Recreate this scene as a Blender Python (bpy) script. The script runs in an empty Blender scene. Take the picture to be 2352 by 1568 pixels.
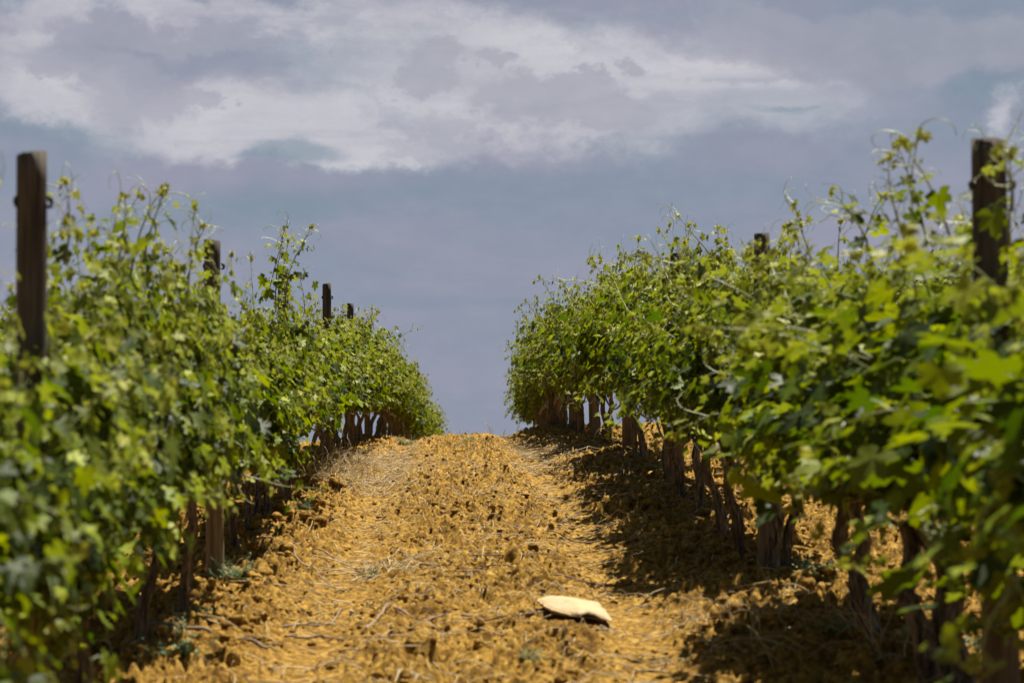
import bpy, math, random
import numpy as np
R = math.radians
rng = np.random.default_rng(11)
random.seed(5)
scene = bpy.context.scene

# ------------------------------------------------------------------ camera
cam_d = bpy.data.cameras.new("camera"); cam = bpy.data.objects.new("camera", cam_d)
scene.collection.objects.link(cam); scene.camera = cam
cam.location = (0, 0, 0)
cam.rotation_euler = (R(90 + 3.3), 0, R(-1.7))
cam_d.lens = 79.6; cam_d.sensor_width = 36
cam_d.clip_start = 0.05; cam_d.clip_end = 6000
cam_d.dof.use_dof = True; cam_d.dof.focus_distance = 20.0
cam_d.dof.aperture_fstop = 4.4; cam_d.dof.aperture_blades = 0

scene.view_settings.view_transform = 'Standard'
scene.view_settings.look = 'None'
scene.view_settings.exposure = 1.15
scene.view_settings.gamma = 1.0
scene.view_settings.use_curve_mapping = False
scene.render.engine = 'CYCLES'
scene.cycles.max_bounces = 6
scene.cycles.diffuse_bounces = 2
scene.cycles.transmission_bounces = 3
scene.cycles.glossy_bounces = 2
scene.cycles.transparent_max_bounces = 4

SUN_EL, SUN_AZ = 68.0, 33.0      # azimuth clockwise from +Y (the row direction)

# ------------------------------------------------------------------ world
def make_world():
    w = bpy.data.worlds.new("World"); scene.world = w; w.use_nodes = True
    nt = w.node_tree; N = nt.nodes; L = nt.links
    for n in list(N): N.remove(n)
    out = N.new('ShaderNodeOutputWorld')
    def val(x):
        return x
    def m(op, a, b=None, c=None, clamp=False):
        n = N.new('ShaderNodeMath'); n.operation = op; n.use_clamp = clamp
        for i, v in enumerate((a, b, c)):
            if v is None: continue
            if isinstance(v, (int, float)): n.inputs[i].default_value = v
            else: L.new(v, n.inputs[i])
        return n.outputs[0]
    def smooth(x, a, b):
        n = N.new('ShaderNodeMapRange'); n.interpolation_type = 'SMOOTHSTEP'
        L.new(x, n.inputs[0]); n.inputs[1].default_value = a; n.inputs[2].default_value = b
        n.inputs[3].default_value = 0; n.inputs[4].default_value = 1
        return n.outputs[0]
    def mixc(f, a, b):
        n = N.new('ShaderNodeMix'); n.data_type = 'RGBA'
        if isinstance(f, (int, float)): n.inputs[0].default_value = f
        else: L.new(f, n.inputs[0])
        for i, v in ((6, a), (7, b)):
            if isinstance(v, tuple): n.inputs[i].default_value = (*v, 1)
            else: L.new(v, n.inputs[i])
        return n.outputs[2]
    tc = N.new('ShaderNodeTexCoord'); sep = N.new('ShaderNodeSeparateXYZ')
    L.new(tc.outputs['Generated'], sep.inputs[0])
    az = m('ARCTAN2', sep.outputs[0], sep.outputs[1])
    el = m('ARCSINE', sep.outputs[2])
    K = 5200 / 2352.0
    u = m('MULTIPLY', az, K); v = m('MULTIPLY', el, K)     # sky position, 1 = one picture width of sky
    def comb(x, y, z=0.0):
        n = N.new('ShaderNodeCombineXYZ')
        for i, q in enumerate((x, y, z)):
            if isinstance(q, (int, float)): n.inputs[i].default_value = q
            else: L.new(q, n.inputs[i])
        return n.outputs[0]
    def noise(vec, scale, detail=5, rough=0.55, dist=0.0):
        n = N.new('ShaderNodeTexNoise'); L.new(vec, n.inputs['Vector'])
        n.inputs['Scale'].default_value = scale; n.inputs['Detail'].default_value = detail
        n.inputs['Roughness'].default_value = rough; n.inputs['Distortion'].default_value = dist
        return n
    P = comb(u, m('MULTIPLY', v, 1.5))
    wn = noise(P, 6.5, 9, 0.66); ws = N.new('ShaderNodeSeparateColor'); L.new(wn.outputs['Color'], ws.inputs[0])
    wx = m('MULTIPLY', m('SUBTRACT', ws.outputs[0], .5), 3.2)
    wy = m('MULTIPLY', m('SUBTRACT', ws.outputs[1], .5), 3.2)
    def blobs(lst, warp, lo, hi):
        uu = m('MULTIPLY_ADD', wx, warp, u); vv = m('MULTIPLY_ADD', wy, warp * .7, v)
        tot = None
        for (px, py, rx, ry, s) in lst:
            cu = (px - 1022) / 2352; cv = (1084 - py) / 2352
            a = m('MULTIPLY', m('SUBTRACT', uu, cu), 2352.0 / rx)
            b = m('MULTIPLY', m('SUBTRACT', vv, cv), 2352.0 / ry)
            r2 = m('ADD', m('MULTIPLY', a, a), m('MULTIPLY', b, b))
            g = m('MULTIPLY', m('POWER', 2.718, m('MULTIPLY', r2, -1.0)), s)
            tot = g if tot is None else m('ADD', tot, g)
        return smooth(tot, lo, hi)
    # strata: lavender grey and blue grey layers
    strat = noise(comb(m('MULTIPLY', u, 1.3), m('MULTIPLY', v, 6.5)), 2.2, 5, .5, .6)
    lav, blu = (.345, .352, .455), (.275, .330, .425)
    base = mixc(smooth(strat.outputs[0], .36, .68), blu, lav)
    # teal blue gaps
    blue = blobs([(690, 340, 170, 34, 1), (120, 300, 260, 40, .9), (1560, 420, 900, 90, .55), (700, 470, 560, 60, .7),
                  (2250, 240, 170, 50, 1), (1790, 245, 110, 18, .9), (300, 560, 330, 60, .6), (2200, 60, 160, 30, .5)], .05, .3, 1.0)
    base = mixc(m('MULTIPLY', blue, .75), base, (.235, .315, .400))
    # bright cloud
    br = blobs([(1330, 120, 520, 95, 1.0), (1120, 240, 330, 80, .8), (560, 250, 260, 85, 1.0), (640, 320, 330, 40, .6),
                (110, 230, 200, 60, 1.0), (60, 110, 130, 60, .9), (330, 25, 420, 40, .9), (820, 60, 260, 60, .6),
                (1750, 250, 420, 70, .55), (1000, 300, 560, 60, .55), (2340, 300, 50, 50, .8), (1650, 180, 260, 60, .5)], .065, .12, 1.1)
    bright_col = mixc(noise(P, 9, 5, .6).outputs[0], (.54, .54, .60), (.78, .76, .80))
    wisp = smooth(noise(comb(m('MULTIPLY_ADD', wx, .25, m('MULTIPLY', u, 1.6)), m('MULTIPLY', v, 5.5)), 3.2, 8, .62, .8).outputs[0], .30, .62)
    base = mixc(m('MULTIPLY', br, m('MULTIPLY_ADD', wisp, .5, .42)), base, bright_col)
    # grey cumulus in front
    gr = blobs([(330, 230, 170, 60, 1), (430, 180, 60, 40, .7), (180, 165, 150, 35, .9), (350, 90, 330, 34, 1.1), (500, 235, 40, 22, .8),
                (1010, 160, 90, 55, 1.0), (985, 200, 60, 40, .6), (1170, 250, 95, 60, 1.0), (1300, 250, 120, 50, .9), (1450, 250, 120, 55, 1.0),
                (1290, 195, 40, 18, .8), (1455, 150, 36, 14, .8), (1370, 185, 24, 18, .6), (90, 205, 30, 18, .7), (680, 340, 200, 22, .3),
                (2000, 110, 420, 70, 1.1), (2250, 170, 200, 60, .8), (1800, 30, 200, 30, .5), (1140, 165, 30, 14, .8), (570, 242, 14, 8, .7)], .055, .33, .76)
    gcol = mixc(noise(P, 6, 5, .6).outputs[0], (.32, .34, .42), (.46, .465, .55))
    base = mixc(m('MULTIPLY', gr, .66), base, gcol)
    gap = blobs([(690, 338, 120, 30, 1), (610, 355, 70, 14, .8), (1790, 250, 90, 14, .8)], .03, .25, .9)
    base = mixc(m('MULTIPLY', gap, .7), base, (.255, .335, .42))
    # fine vapour texture
    fn = noise(P, 24, 6, .6)
    base = mixc(m('MULTIPLY', smooth(fn.outputs[0], .35, .75), .07), base, (.62, .62, .70))
    # cloud cover thins above the picture's band
    sky = N.new('ShaderNodeTexSky'); sky.sky_type = 'NISHITA'; sky.sun_disc = False
    sky.sun_elevation = R(SUN_EL); sky.sun_rotation = R(SUN_AZ)
    bgS = N.new('ShaderNodeBackground'); L.new(sky.outputs[0], bgS.inputs[0]); bgS.inputs[1].default_value = .05
    bgC = N.new('ShaderNodeBackground'); L.new(base, bgC.inputs[0]); bgC.inputs[1].default_value = .405
    # unseen rest of the sky: dark grey added to cut fill light, with gaps
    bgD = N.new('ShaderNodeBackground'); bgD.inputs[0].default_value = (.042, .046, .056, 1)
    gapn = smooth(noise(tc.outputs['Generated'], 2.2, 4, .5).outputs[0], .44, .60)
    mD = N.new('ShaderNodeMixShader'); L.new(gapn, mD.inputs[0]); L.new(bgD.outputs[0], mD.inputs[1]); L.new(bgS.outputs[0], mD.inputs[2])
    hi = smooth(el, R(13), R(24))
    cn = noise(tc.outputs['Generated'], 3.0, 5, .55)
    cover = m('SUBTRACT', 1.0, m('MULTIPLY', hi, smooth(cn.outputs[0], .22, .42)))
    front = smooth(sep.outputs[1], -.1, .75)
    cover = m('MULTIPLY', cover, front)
    low = smooth(el, R(-3), R(-.2))
    bgG = N.new('ShaderNodeBackground'); bgG.inputs[0].default_value = (.2, .15, .09, 1); bgG.inputs[1].default_value = .3
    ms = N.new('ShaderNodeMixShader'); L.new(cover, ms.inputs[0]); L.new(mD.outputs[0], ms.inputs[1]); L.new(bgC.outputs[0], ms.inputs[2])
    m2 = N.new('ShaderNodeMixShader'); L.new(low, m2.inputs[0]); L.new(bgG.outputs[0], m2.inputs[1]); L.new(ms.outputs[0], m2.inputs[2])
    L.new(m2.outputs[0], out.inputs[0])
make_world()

sd = bpy.data.lights.new("sun", 'SUN'); sd.energy = 5.0; sd.angle = R(.55); sd.color = (1, .955, .87)
so = bpy.data.objects.new("sun", sd); scene.collection.objects.link(so)
so.rotation_euler = (R(90 - SUN_EL), 0, R(180 - SUN_AZ))
so.location = (0, 0, 30)

# ------------------------------------------------------------------ helpers
def link_mesh(name, verts, faces, mats, parent=None, smooth=True, attr=None, mat_idx=None):
    """verts (n,3); faces: list of int arrays, each (m,k) of one polygon size"""
    me = bpy.data.meshes.new(name)
    verts = np.asarray(verts, np.float32)
    me.vertices.add(len(verts)); me.vertices.foreach_set('co', verts.ravel())
    faces = [np.asarray(f, np.int32) for f in faces if len(f)]
    nl = sum(f.size for f in faces); npoly = sum(len(f) for f in faces)
    me.loops.add(nl); me.polygons.add(npoly)
    me.loops.foreach_set('vertex_index', np.concatenate([f.ravel() for f in faces]))
    sizes = np.concatenate([np.full(len(f), f.shape[1], np.int32) for f in faces])
    starts = np.concatenate([[0], np.cumsum(sizes)[:-1]]).astype(np.int32)
    me.polygons.foreach_set('loop_start', starts)
    me.polygons.foreach_set('use_smooth', np.full(npoly, smooth))
    if mat_idx is not None: me.polygons.foreach_set('material_index', np.asarray(mat_idx, np.int32))
    me.update(calc_edges=True); me.validate()
    if attr is not None:
        a = me.color_attributes.new('tint', 'FLOAT_COLOR', 'POINT')
        a.data.foreach_set('color', np.asarray(attr, np.float32).ravel())
    for mt in (mats if isinstance(mats, (list, tuple)) else [mats]): me.materials.append(mt)
    o = bpy.data.objects.new(name, me); scene.collection.objects.link(o)
    if parent is not None: o.parent = parent
    return o

class Acc:
    """collects geometry into one mesh"""
    def __init__(s): s.v = []; s.f = {}; s.a = []; s.n = 0
    def add(s, v, faces, attr=None):
        v = np.asarray(v, float)
        s.v.append(v)
        for f in faces:
            f = np.asarray(f, int)
            if len(f): s.f.setdefault(f.shape[1], []).append(f + s.n)
        if attr is None: attr = np.tile([0, .5, 0, 1.], (len(v), 1))
        attr = np.asarray(attr, float)
        if attr.ndim == 1: attr = np.tile(attr, (len(v), 1))
        s.a.append(attr); s.n += len(v)
    def build(s, name, mat, parent=None, smooth=True):
        return link_mesh(name, np.concatenate(s.v), [np.concatenate(x) for x in s.f.values()], mat, parent, smooth, np.concatenate(s.a))

def nrm(a):
    return a / np.maximum(np.linalg.norm(a, axis=-1, keepdims=True), 1e-9)

def tube(pts, rad, n=6, rfun=None, cap=True):
    """sweep a ring along pts; rfun(i, theta) scales the radius"""
    pts = np.asarray(pts, float); k = len(pts)
    rad = np.broadcast_to(np.asarray(rad, float), (k,))
    T = nrm(np.gradient(pts, axis=0))
    ref = np.array([0, 0, 1.]) if abs(T[0][2]) < .9 else np.array([1., 0, 0])
    U = np.zeros((k, 3)); u = nrm(np.cross(ref, T[0]))
    for i in range(k):
        u = nrm(u - T[i] * np.dot(u, T[i])); U[i] = u
    V = np.cross(T, U)
    th = np.arange(n) * 2 * math.pi / n
    r = np.repeat(rad[:, None], n, 1)
    if rfun is not None: r = r * rfun(np.arange(k)[:, None], th[None, :])
    v = pts[:, None] + r[..., None] * (np.cos(th)[None, :, None] * U[:, None] + np.sin(th)[None, :, None] * V[:, None])
    v = v.reshape(-1, 3)
    i = np.arange(k - 1)[:, None] * n; j = np.arange(n)[None]
    q = np.stack([i + j, i + (j + 1) % n, i + n + (j + 1) % n, i + n + j], -1).reshape(-1, 4)
    fs = [q]
    if cap:
        v = np.vstack([v, pts[0], pts[-1]]); a, b = k * n, k * n + 1
        jj = np.arange(n)
        fs.append(np.concatenate([np.stack([np.full(n, a), (jj + 1) % n, jj], -1),
                                  np.stack([np.full(n, b), (k - 1) * n + jj, (k - 1) * n + (jj + 1) % n], -1)]))
    return v, fs

def hash2(ix, iy, s):
    h = (ix.astype(np.int64) * 374761393 + iy.astype(np.int64) * 668265263 + s * 974634777) & 0x7fffffff
    h = ((h ^ (h >> 13)) * 1274126177) & 0x7fffffff
    h = ((h ^ (h >> 16)) * 1103515245 + 12345) & 0x7fffffff
    return ((h >> 7) & 0xffff) / 65535.0

def vnoise(x, y, s=0):
    ix = np.floor(x); iy = np.floor(y); fx = x - ix; fy = y - iy
    fx = fx * fx * (3 - 2 * fx); fy = fy * fy * (3 - 2 * fy)
    a = hash2(ix, iy, s); b = hash2(ix + 1, iy, s); c = hash2(ix, iy + 1, s); d = hash2(ix + 1, iy + 1, s)
    return (a * (1 - fx) + b * fx) * (1 - fy) + (c * (1 - fx) + d * fx) * fy * 1.0

def fbm(x, y, o=4, s=0):
    t = 0; a = .5
    for i in range(o):
        t = t + a * (vnoise(x, y, s + i * 17) - .5); x = x * 2.03 + 5.1; y = y * 2.03 + 3.7; a *= .5
    return t

def domes(x, y, cell, prob, s):
    """height of jittered rounded lumps on a grid of cells"""
    X = x / cell; Y = y / cell; ix = np.floor(X); iy = np.floor(Y); best = np.zeros_like(X)
    for dx in (-1, 0, 1):
        for dy in (-1, 0, 1):
            cx = ix + dx; cy = iy + dy
            on = hash2(cx, cy, s) < prob
            px = cx + .5 + (hash2(cx, cy, s + 1) - .5) * .9; py = cy + .5 + (hash2(cx, cy, s + 2) - .5) * .9
            r = .28 + .42 * hash2(cx, cy, s + 3)
            ang = hash2(cx, cy, s + 4) * 3.14; ca, sa = np.cos(ang), np.sin(ang)
            ex = (X - px) * ca + (Y - py) * sa; ey = (-(X - px) * sa + (Y - py) * ca) * 1.35
            q = 1 - (ex * ex + ey * ey) / (r * r)
            best = np.maximum(best, np.where(on & (q > 0), np.sqrt(np.maximum(q, 0)) * r, 0))
    return best * cell

# ------------------------------------------------------------------ terrain function
yL = np.array([-200, -30, 0, 3, 6, 8.3, 10.9, 15.6, 20.9, 26.2, 31, 36, 41, 52, 65, 90, 150, 400, 4000.])
gLk = np.array([-9, -3.1, -1.23, -1.03, -.84, -.66, -.526, -.222, .096, .272, .42, .49, .47, .2, -.4, -2, -5.5, -13, -16.])
yR = np.array([-200, -30, 0, 3, 6.8, 8, 10.7, 15, 18.7, 23.7, 30, 35, 41, 52, 65, 90, 150, 400, 4000.])
gRk = np.array([-9, -3.0, -1.15, -.95, -.70, -.61, -.50, -.14, .12, .34, .56, .62, .6, .33, -.3, -2, -5.5, -13, -16.])
ys_t = np.arange(-200, 4001, .5)
def smooth_tab(k, g):
    t = np.interp(ys_t, k, g); w = np.hanning(9); w /= w.sum()
    p = np.pad(t, 4, mode='edge'); return np.convolve(p, w, 'valid')
tL, tR = smooth_tab(yL, gLk), smooth_tab(yR, gRk)
def bend(y):
    return .011 * ((y - 31) + np.sqrt((y - 31) ** 2 + 16)) - .0
XL, XR, XLL, XRR = -1.10, 1.54, -3.75, 4.19
def base_h(x, y):
    x = np.asarray(x, float); y = np.asarray(y, float)
    a = np.interp(y, ys_t, tL); b = np.interp(y, ys_t, tR)
    xb = x - np.minimum(bend(y), 3)
    t = (xb - XL) / (XR - XL)
    t = np.where(t < -1.2, -1.2 + np.tanh(t + 1.2) * .3, np.where(t > 2.2, 2.2 + np.tanh(t - 2.2) * .3, t))
    ts = t
    h = a + (b - a) * ts
    near = np.clip((70 - y) / 20, 0, 1)
    h = h + near * (-.038 * np.exp(-((xb + .5) / .2) ** 2) - .042 * np.exp(-((xb - .78) / .2) ** 2) - .022 * np.exp(-((xb - .12) / .35) ** 2))
    for c in (XLL, XL, XR, XRR):
        h = h + near * .035 * np.exp(-((xb - c) / .28) ** 2)
    return h
def track_mask(x, y):
    xb = x - np.minimum(bend(y), 3)
    w = (vnoise(x * 0 + y * .8, y * 0, 77) - .5) * .12
    return np.maximum(np.exp(-((xb + .5 + w) / .18) ** 2), np.exp(-((xb - .78 + w) / .19) ** 2))
def clod_h(x, y):
    tm = track_mask(x, y)
    mod = .55 + .9 * vnoise(x * 1.7, y * 1.2, 5)
    amp = mod * (1 - .84 * tm) * (1 - .85 * np.exp(-((x - .57) / .22) ** 4 - ((y - 9.55) / .42) ** 4))
    wx = x + fbm(x * 9, y * 9, 3, 60) * .05; wy = y + fbm(x * 9 + 40, y * 9, 3, 61) * .05
    h = fbm(x * 1.4, y * 1.1, 3, 3) * .07
    h = h + amp * (domes(wx, wy, .10, .40, 10) * .65 + domes(wx, wy, .052, .60, 20) * 1.15 + domes(wx, wy, .028, .62, 30) * 1.1)
    h = h + fbm(x * 16, y * 16, 5, 8) * .044 * (.25 + amp)
    return h - .028
def ground_z(x, y): return base_h(x, y) + clod_h(np.asarray(x, float), np.asarray(y, float))
def gz(x, y): return float(base_h(np.array([x]), np.array([y]))[0])
def gzc(x, y): return float(ground_z(np.array([x]), np.array([y]))[0])

# ------------------------------------------------------------------ materials
def newmat(name):
    m = bpy.data.materials.new(name); m.use_nodes = True
    nt = m.node_tree; b = nt.nodes['Principled BSDF']
    return m, nt, b
def nnode(nt, t, **kw):
    n = nt.nodes.new(t)
    for k, v in kw.items(): setattr(n, k, v)
    return n
def ramp(nt, fac, stops):
    r = nt.nodes.new('ShaderNodeValToRGB'); e = r.color_ramp.elements
    while len(e) < len(stops): e.new(.5)
    for i, (p, c) in enumerate(stops): e[i].position = p; e[i].color = (*c, 1)
    nt.links.new(fac, r.inputs[0]); return r.outputs[0]
def noise_tex(nt, vec, scale, detail=4, rough=.55, dist=0):
    n = nt.nodes.new('ShaderNodeTexNoise')
    if vec is not None: nt.links.new(vec, n.inputs['Vector'])
    n.inputs['Scale'].default_value = scale; n.inputs['Detail'].default_value = detail
    n.inputs['Roughness'].default_value = rough; n.inputs['Distortion'].default_value = dist
    return n.outputs[0]
def mixrgb(nt, f, a, b, mode='MIX'):
    n = nt.nodes.new('ShaderNodeMix'); n.data_type = 'RGBA'; n.blend_type = mode
    for i, v in ((0, f), (6, a), (7, b)):
        if isinstance(v, (int, float)): n.inputs[i].default_value = v
        elif isinstance(v, tuple): n.inputs[i].default_value = (*v, 1)
        else: nt.links.new(v, n.inputs[i])
    return n.outputs[2]
def bump(nt, b, h, strength, dist):
    n = nt.nodes.new('ShaderNodeBump'); n.inputs['Strength'].default_value = strength; n.inputs['Distance'].default_value = dist
    nt.links.new(h, n.inputs['Height']); nt.links.new(n.outputs[0], b.inputs['Normal'])

def soil_material():
    m, nt, b = newmat("ochre_soil")
    tc = nnode(nt, 'ShaderNodeTexCoord').outputs['Object']
    n1 = noise_tex(nt, tc, 3.0, 6, .6); n2 = noise_tex(nt, tc, 28, 5, .65); n3 = noise_tex(nt, tc, 150, 3, .7)
    c = ramp(nt, n2, [(.30, (.085, .040, .006)), (.45, (.20, .105, .015)), (.57, (.39, .226, .036)), (.74, (.52, .36, .13))])
    c2 = ramp(nt, n1, [(.32, (.66, .60, .52)), (.5, (1, 1, 1)), (.7, (1.0, 1.0, 1.0))])
    c = mixrgb(nt, 1.0, c, c2, 'MULTIPLY')
    c = mixrgb(nt, .55, c, ramp(nt, n3, [(.3, (.62, .55, .45)), (.6, (1, 1, 1))]), 'MULTIPLY')
    nt.links.new(c, b.inputs['Base Color']); b.inputs['Roughness'].default_value = .95
    b.inputs['Specular IOR Level'].default_value = .15
    hh = nt.nodes.new('ShaderNodeMath'); hh.operation = 'ADD'; nt.links.new(n2, hh.inputs[0]); nt.links.new(n3, hh.inputs[1])
    bump(nt, b, hh.outputs[0], .9, .012)
    return m
SOIL = soil_material()

def leaf_material():
    m, nt, b = newmat("vine_leaf")
    at = nnode(nt, 'ShaderNodeAttribute', attribute_name='tint'); sp = nt.nodes.new('ShaderNodeSeparateColor')
    nt.links.new(at.outputs['Color'], sp.inputs[0])
    age, rnd = sp.outputs[0], sp.outputs[1]
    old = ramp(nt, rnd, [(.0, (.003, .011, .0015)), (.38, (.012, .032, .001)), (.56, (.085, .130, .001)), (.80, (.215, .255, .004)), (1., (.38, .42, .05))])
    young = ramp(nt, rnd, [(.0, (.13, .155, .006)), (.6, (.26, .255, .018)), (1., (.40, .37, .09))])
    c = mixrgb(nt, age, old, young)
    geo = nt.nodes.new('ShaderNodeNewGeometry')
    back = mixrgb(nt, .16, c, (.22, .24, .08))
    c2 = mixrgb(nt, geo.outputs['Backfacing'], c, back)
    # veins fade the blade a little paler
    vein = mixrgb(nt, sp.outputs[2], c2, mixrgb(nt, .12, c2, (.28, .32, .05)))
    nt.links.new(vein, b.inputs['Base Color']); b.inputs['Roughness'].default_value = .50
    b.inputs['Specular IOR Level'].default_value = .12
    tr = nt.nodes.new('ShaderNodeBsdfTranslucent')
    tcol = mixrgb(nt, age, ramp(nt, rnd, [(0, (.05, .11, .0003)), (1, (.36, .40, .001))]), (.34, .36, .03))
    nt.links.new(tcol, tr.inputs[0])
    mx = nt.nodes.new('ShaderNodeMixShader'); mx.inputs[0].default_value = .33
    nt.links.new(b.outputs[0], mx.inputs[1]); nt.links.new(tr.outputs[0], mx.inputs[2])
    nt.links.new(mx.outputs[0], nt.nodes['Material Output'].inputs[0])
    tc = nnode(nt, 'ShaderNodeTexCoord').outputs['Object']
    bump(nt, b, noise_tex(nt, tc, 90, 2), .35, .006)
    return m
LEAF = leaf_material()

def stem_material(name, a, bcol, rough=.5, trans=0):
    m, nt, b = newmat(name)
    at = nnode(nt, 'ShaderNodeAttribute', attribute_name='tint'); sp = nt.nodes.new('ShaderNodeSeparateColor')
    nt.links.new(at.outputs['Color'], sp.inputs[0])
    tc = nnode(nt, 'ShaderNodeTexCoord').outputs['Object']
    c = mixrgb(nt, sp.outputs[0], a, bcol)
    if name == 'green_cane':      # tendrils are the pale ones
        mt_ = nt.nodes.new('ShaderNodeMath'); mt_.operation = 'GREATER_THAN'; nt.links.new(sp.outputs[1], mt_.inputs[0]); mt_.inputs[1].default_value = .9
        c = mixrgb(nt, mt_.outputs[0], c, (.36, .39, .16))
    c = mixrgb(nt, .4, c, ramp(nt, noise_tex(nt, tc, 40), [(.3, (.55, .5, .5)), (.7, (1, 1, 1))]), 'MULTIPLY')
    nt.links.new(c, b.inputs['Base Color']); b.inputs['Roughness'].default_value = rough
    if trans:
        tr = nt.nodes.new('ShaderNodeBsdfTranslucent'); nt.links.new(c, tr.inputs[0])
        mx = nt.nodes.new('ShaderNodeMixShader'); mx.inputs[0].default_value = trans
        nt.links.new(b.outputs[0], mx.inputs[1]); nt.links.new(tr.outputs[0], mx.inputs[2])
        nt.links.new(mx.outputs[0], nt.nodes['Material Output'].inputs[0])
    return m
CANE = stem_material("green_cane", (0.136, 0.109, 0.041), (0.245, 0.286, 0.068), .45)
TENDRIL = stem_material("tendril", (0.340, 0.374, 0.150), (0.422, 0.422, 0.231), .4, .3)
GRAPE = stem_material("unripe_grape", (0.150, 0.204, 0.034), (0.245, 0.272, 0.054), .4)
STRAW = stem_material("dry_straw", (0.478, 0.355, 0.153), (0.080, 0.049, 0.021), .6, .1)
TWIG = stem_material("dry_twig", (0.210, 0.140, 0.091), (0.070, 0.045, 0.032), .8)
WEED = stem_material("weed_green", (0.068, 0.129, 0.034), (0.136, 0.204, 0.068), .6, .25)

def bark_material():
    m, nt, b = newmat("vine_bark")
    tc = nnode(nt, 'ShaderNodeTexCoord').outputs['Object']
    mp = nt.nodes.new('ShaderNodeMapping'); mp.inputs['Scale'].default_value = (1, 1, .13); nt.links.new(tc, mp.inputs[0])
    n1 = noise_tex(nt, mp.outputs[0], 60, 6, .7, .4); n2 = noise_tex(nt, mp.outputs[0], 14, 4, .6, .5)
    c = ramp(nt, n1, [(.30, (.012, .009, .006)), (.46, (.12, .090, .062)), (.60, (.31, .24, .165)), (.8, (.46, .38, .28))])
    c = mixrgb(nt, .7, c, ramp(nt, n2, [(.3, (.5, .42, .36)), (.65, (1, 1, 1))]), 'MULTIPLY')
    nt.links.new(c, b.inputs['Base Color']); b.inputs['Roughness'].default_value = .9
    b.inputs['Specular IOR Level'].default_value = .2
    bump(nt, b, n1, 1.0, .02)
    return m
BARK = bark_material()

def post_material():
    m, nt, b = newmat("tan_grey_post_wood")
    tc = nnode(nt, 'ShaderNodeTexCoord').outputs['Object']
    oi = nnode(nt, 'ShaderNodeObjectInfo').outputs['Random']
    mp = nt.nodes.new('ShaderNodeMapping'); mp.inputs['Scale'].default_value = (1, 1, .05); nt.links.new(tc, mp.inputs[0])
    ad = nt.nodes.new('ShaderNodeVectorMath'); ad.operation = 'ADD'; nt.links.new(mp.outputs[0], ad.inputs[0])
    cb = nt.nodes.new('ShaderNodeCombineXYZ'); nt.links.new(oi, cb.inputs[2]); nt.links.new(cb.outputs[0], ad.inputs[1])
    n1 = noise_tex(nt, ad.outputs[0], 70, 6, .65); n2 = noise_tex(nt, ad.outputs[0], 16, 4, .6)
    n3 = noise_tex(nt, tc, 5, 3, .6)
    tan = ramp(nt, n1, [(.3, (.075, .048, .026)), (.5, (.165, .112, .062)), (.72, (.24, .18, .11))])
    gry = ramp(nt, n1, [(.3, (.010, .008, .0065)), (.5, (.046, .039, .031)), (.72, (.105, .092, .076))])
    sp = nt.nodes.new('ShaderNodeSeparateXYZ'); nt.links.new(tc, sp.inputs[0])
    mr = nt.nodes.new('ShaderNodeMapRange'); nt.links.new(sp.outputs[2], mr.inputs[0])
    mr.inputs[1].default_value = .55; mr.inputs[2].default_value = 1.25
    a = nt.nodes.new('ShaderNodeMath'); a.operation = 'MULTIPLY_ADD'; a.use_clamp = True
    nt.links.new(n3, a.inputs[0]); a.inputs[1].default_value = .6; nt.links.new(mr.outputs[0], a.inputs[2])
    a2 = nt.nodes.new('ShaderNodeMath'); a2.operation = 'SUBTRACT'; a2.use_clamp = True; nt.links.new(a.outputs[0], a2.inputs[0]); a2.inputs[1].default_value = .2
    c = mixrgb(nt, a2.outputs[0], tan, gry)  # tan low on the shaft, blending into darker grey towards the top
    c = mixrgb(nt, .6, c, ramp(nt, n2, [(.35, (.4, .36, .32)), (.55, (1, 1, 1))]), 'MULTIPLY')
    nt.links.new(c, b.inputs['Base Color']); b.inputs['Roughness'].default_value = .85
    b.inputs['Specular IOR Level'].default_value = .25
    bump(nt, b, n1, .7, .006)
    return m
POST = post_material()
def simple(name, col, rough=.5, metal=0, sc=30, amt=.3):
    m, nt, b = newmat(name)
    tc = nnode(nt, 'ShaderNodeTexCoord').outputs['Object']
    c = mixrgb(nt, amt, col, ramp(nt, noise_tex(nt, tc, sc), [(.3, (.5, .5, .5)), (.7, (1, 1, 1))]), 'MULTIPLY')
    nt.links.new(c, b.inputs['Base Color']); b.inputs['Roughness'].default_value = rough; b.inputs['Metallic'].default_value = metal
    return m
CLIP = simple("dark_clip_metal", (.035, .032, .03), .5, .6)
HOSE = simple("grey_drip_hose", (.10, .098, .105), .38)
WIRE = simple("galvanised_wire", (.28, .27, .26), .45, .8)
def paper_material():
    m, nt, b = newmat("cream_paper")
    tc = nnode(nt, 'ShaderNodeTexCoord').outputs['Object']
    c = ramp(nt, noise_tex(nt, tc, 9, 5, .6), [(.3, (.31, .215, .095)), (.6, (.38, .275, .13)), (.8, (.42, .32, .17))])
    c = mixrgb(nt, .3, c, ramp(nt, noise_tex(nt, tc, 60, 3), [(.35, (.75, .65, .5)), (.6, (1, 1, 1))]), 'MULTIPLY')
    nt.links.new(c, b.inputs['Base Color']); b.inputs['Roughness'].default_value = .75
    bump(nt, b, noise_tex(nt, tc, 22, 4, .6, 1.0), .5, .012)
    return m
PAPER = paper_material()

PEBBLE = simple('pale_pebble', (.42, .32, .20), .8)
def tag(o, label=None, cat=None, group=None, kind=None):
    if label: o['label'] = label
    if cat: o['category'] = cat
    if group: o['group'] = group
    if kind: o['kind'] = kind
    return o
def empty(name, loc, rz=0):
    o = bpy.data.objects.new(name, None); scene.collection.objects.link(o)
    o.location = loc; o.rotation_euler = (0, 0, rz); o.empty_display_size = .1
    return o

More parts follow.
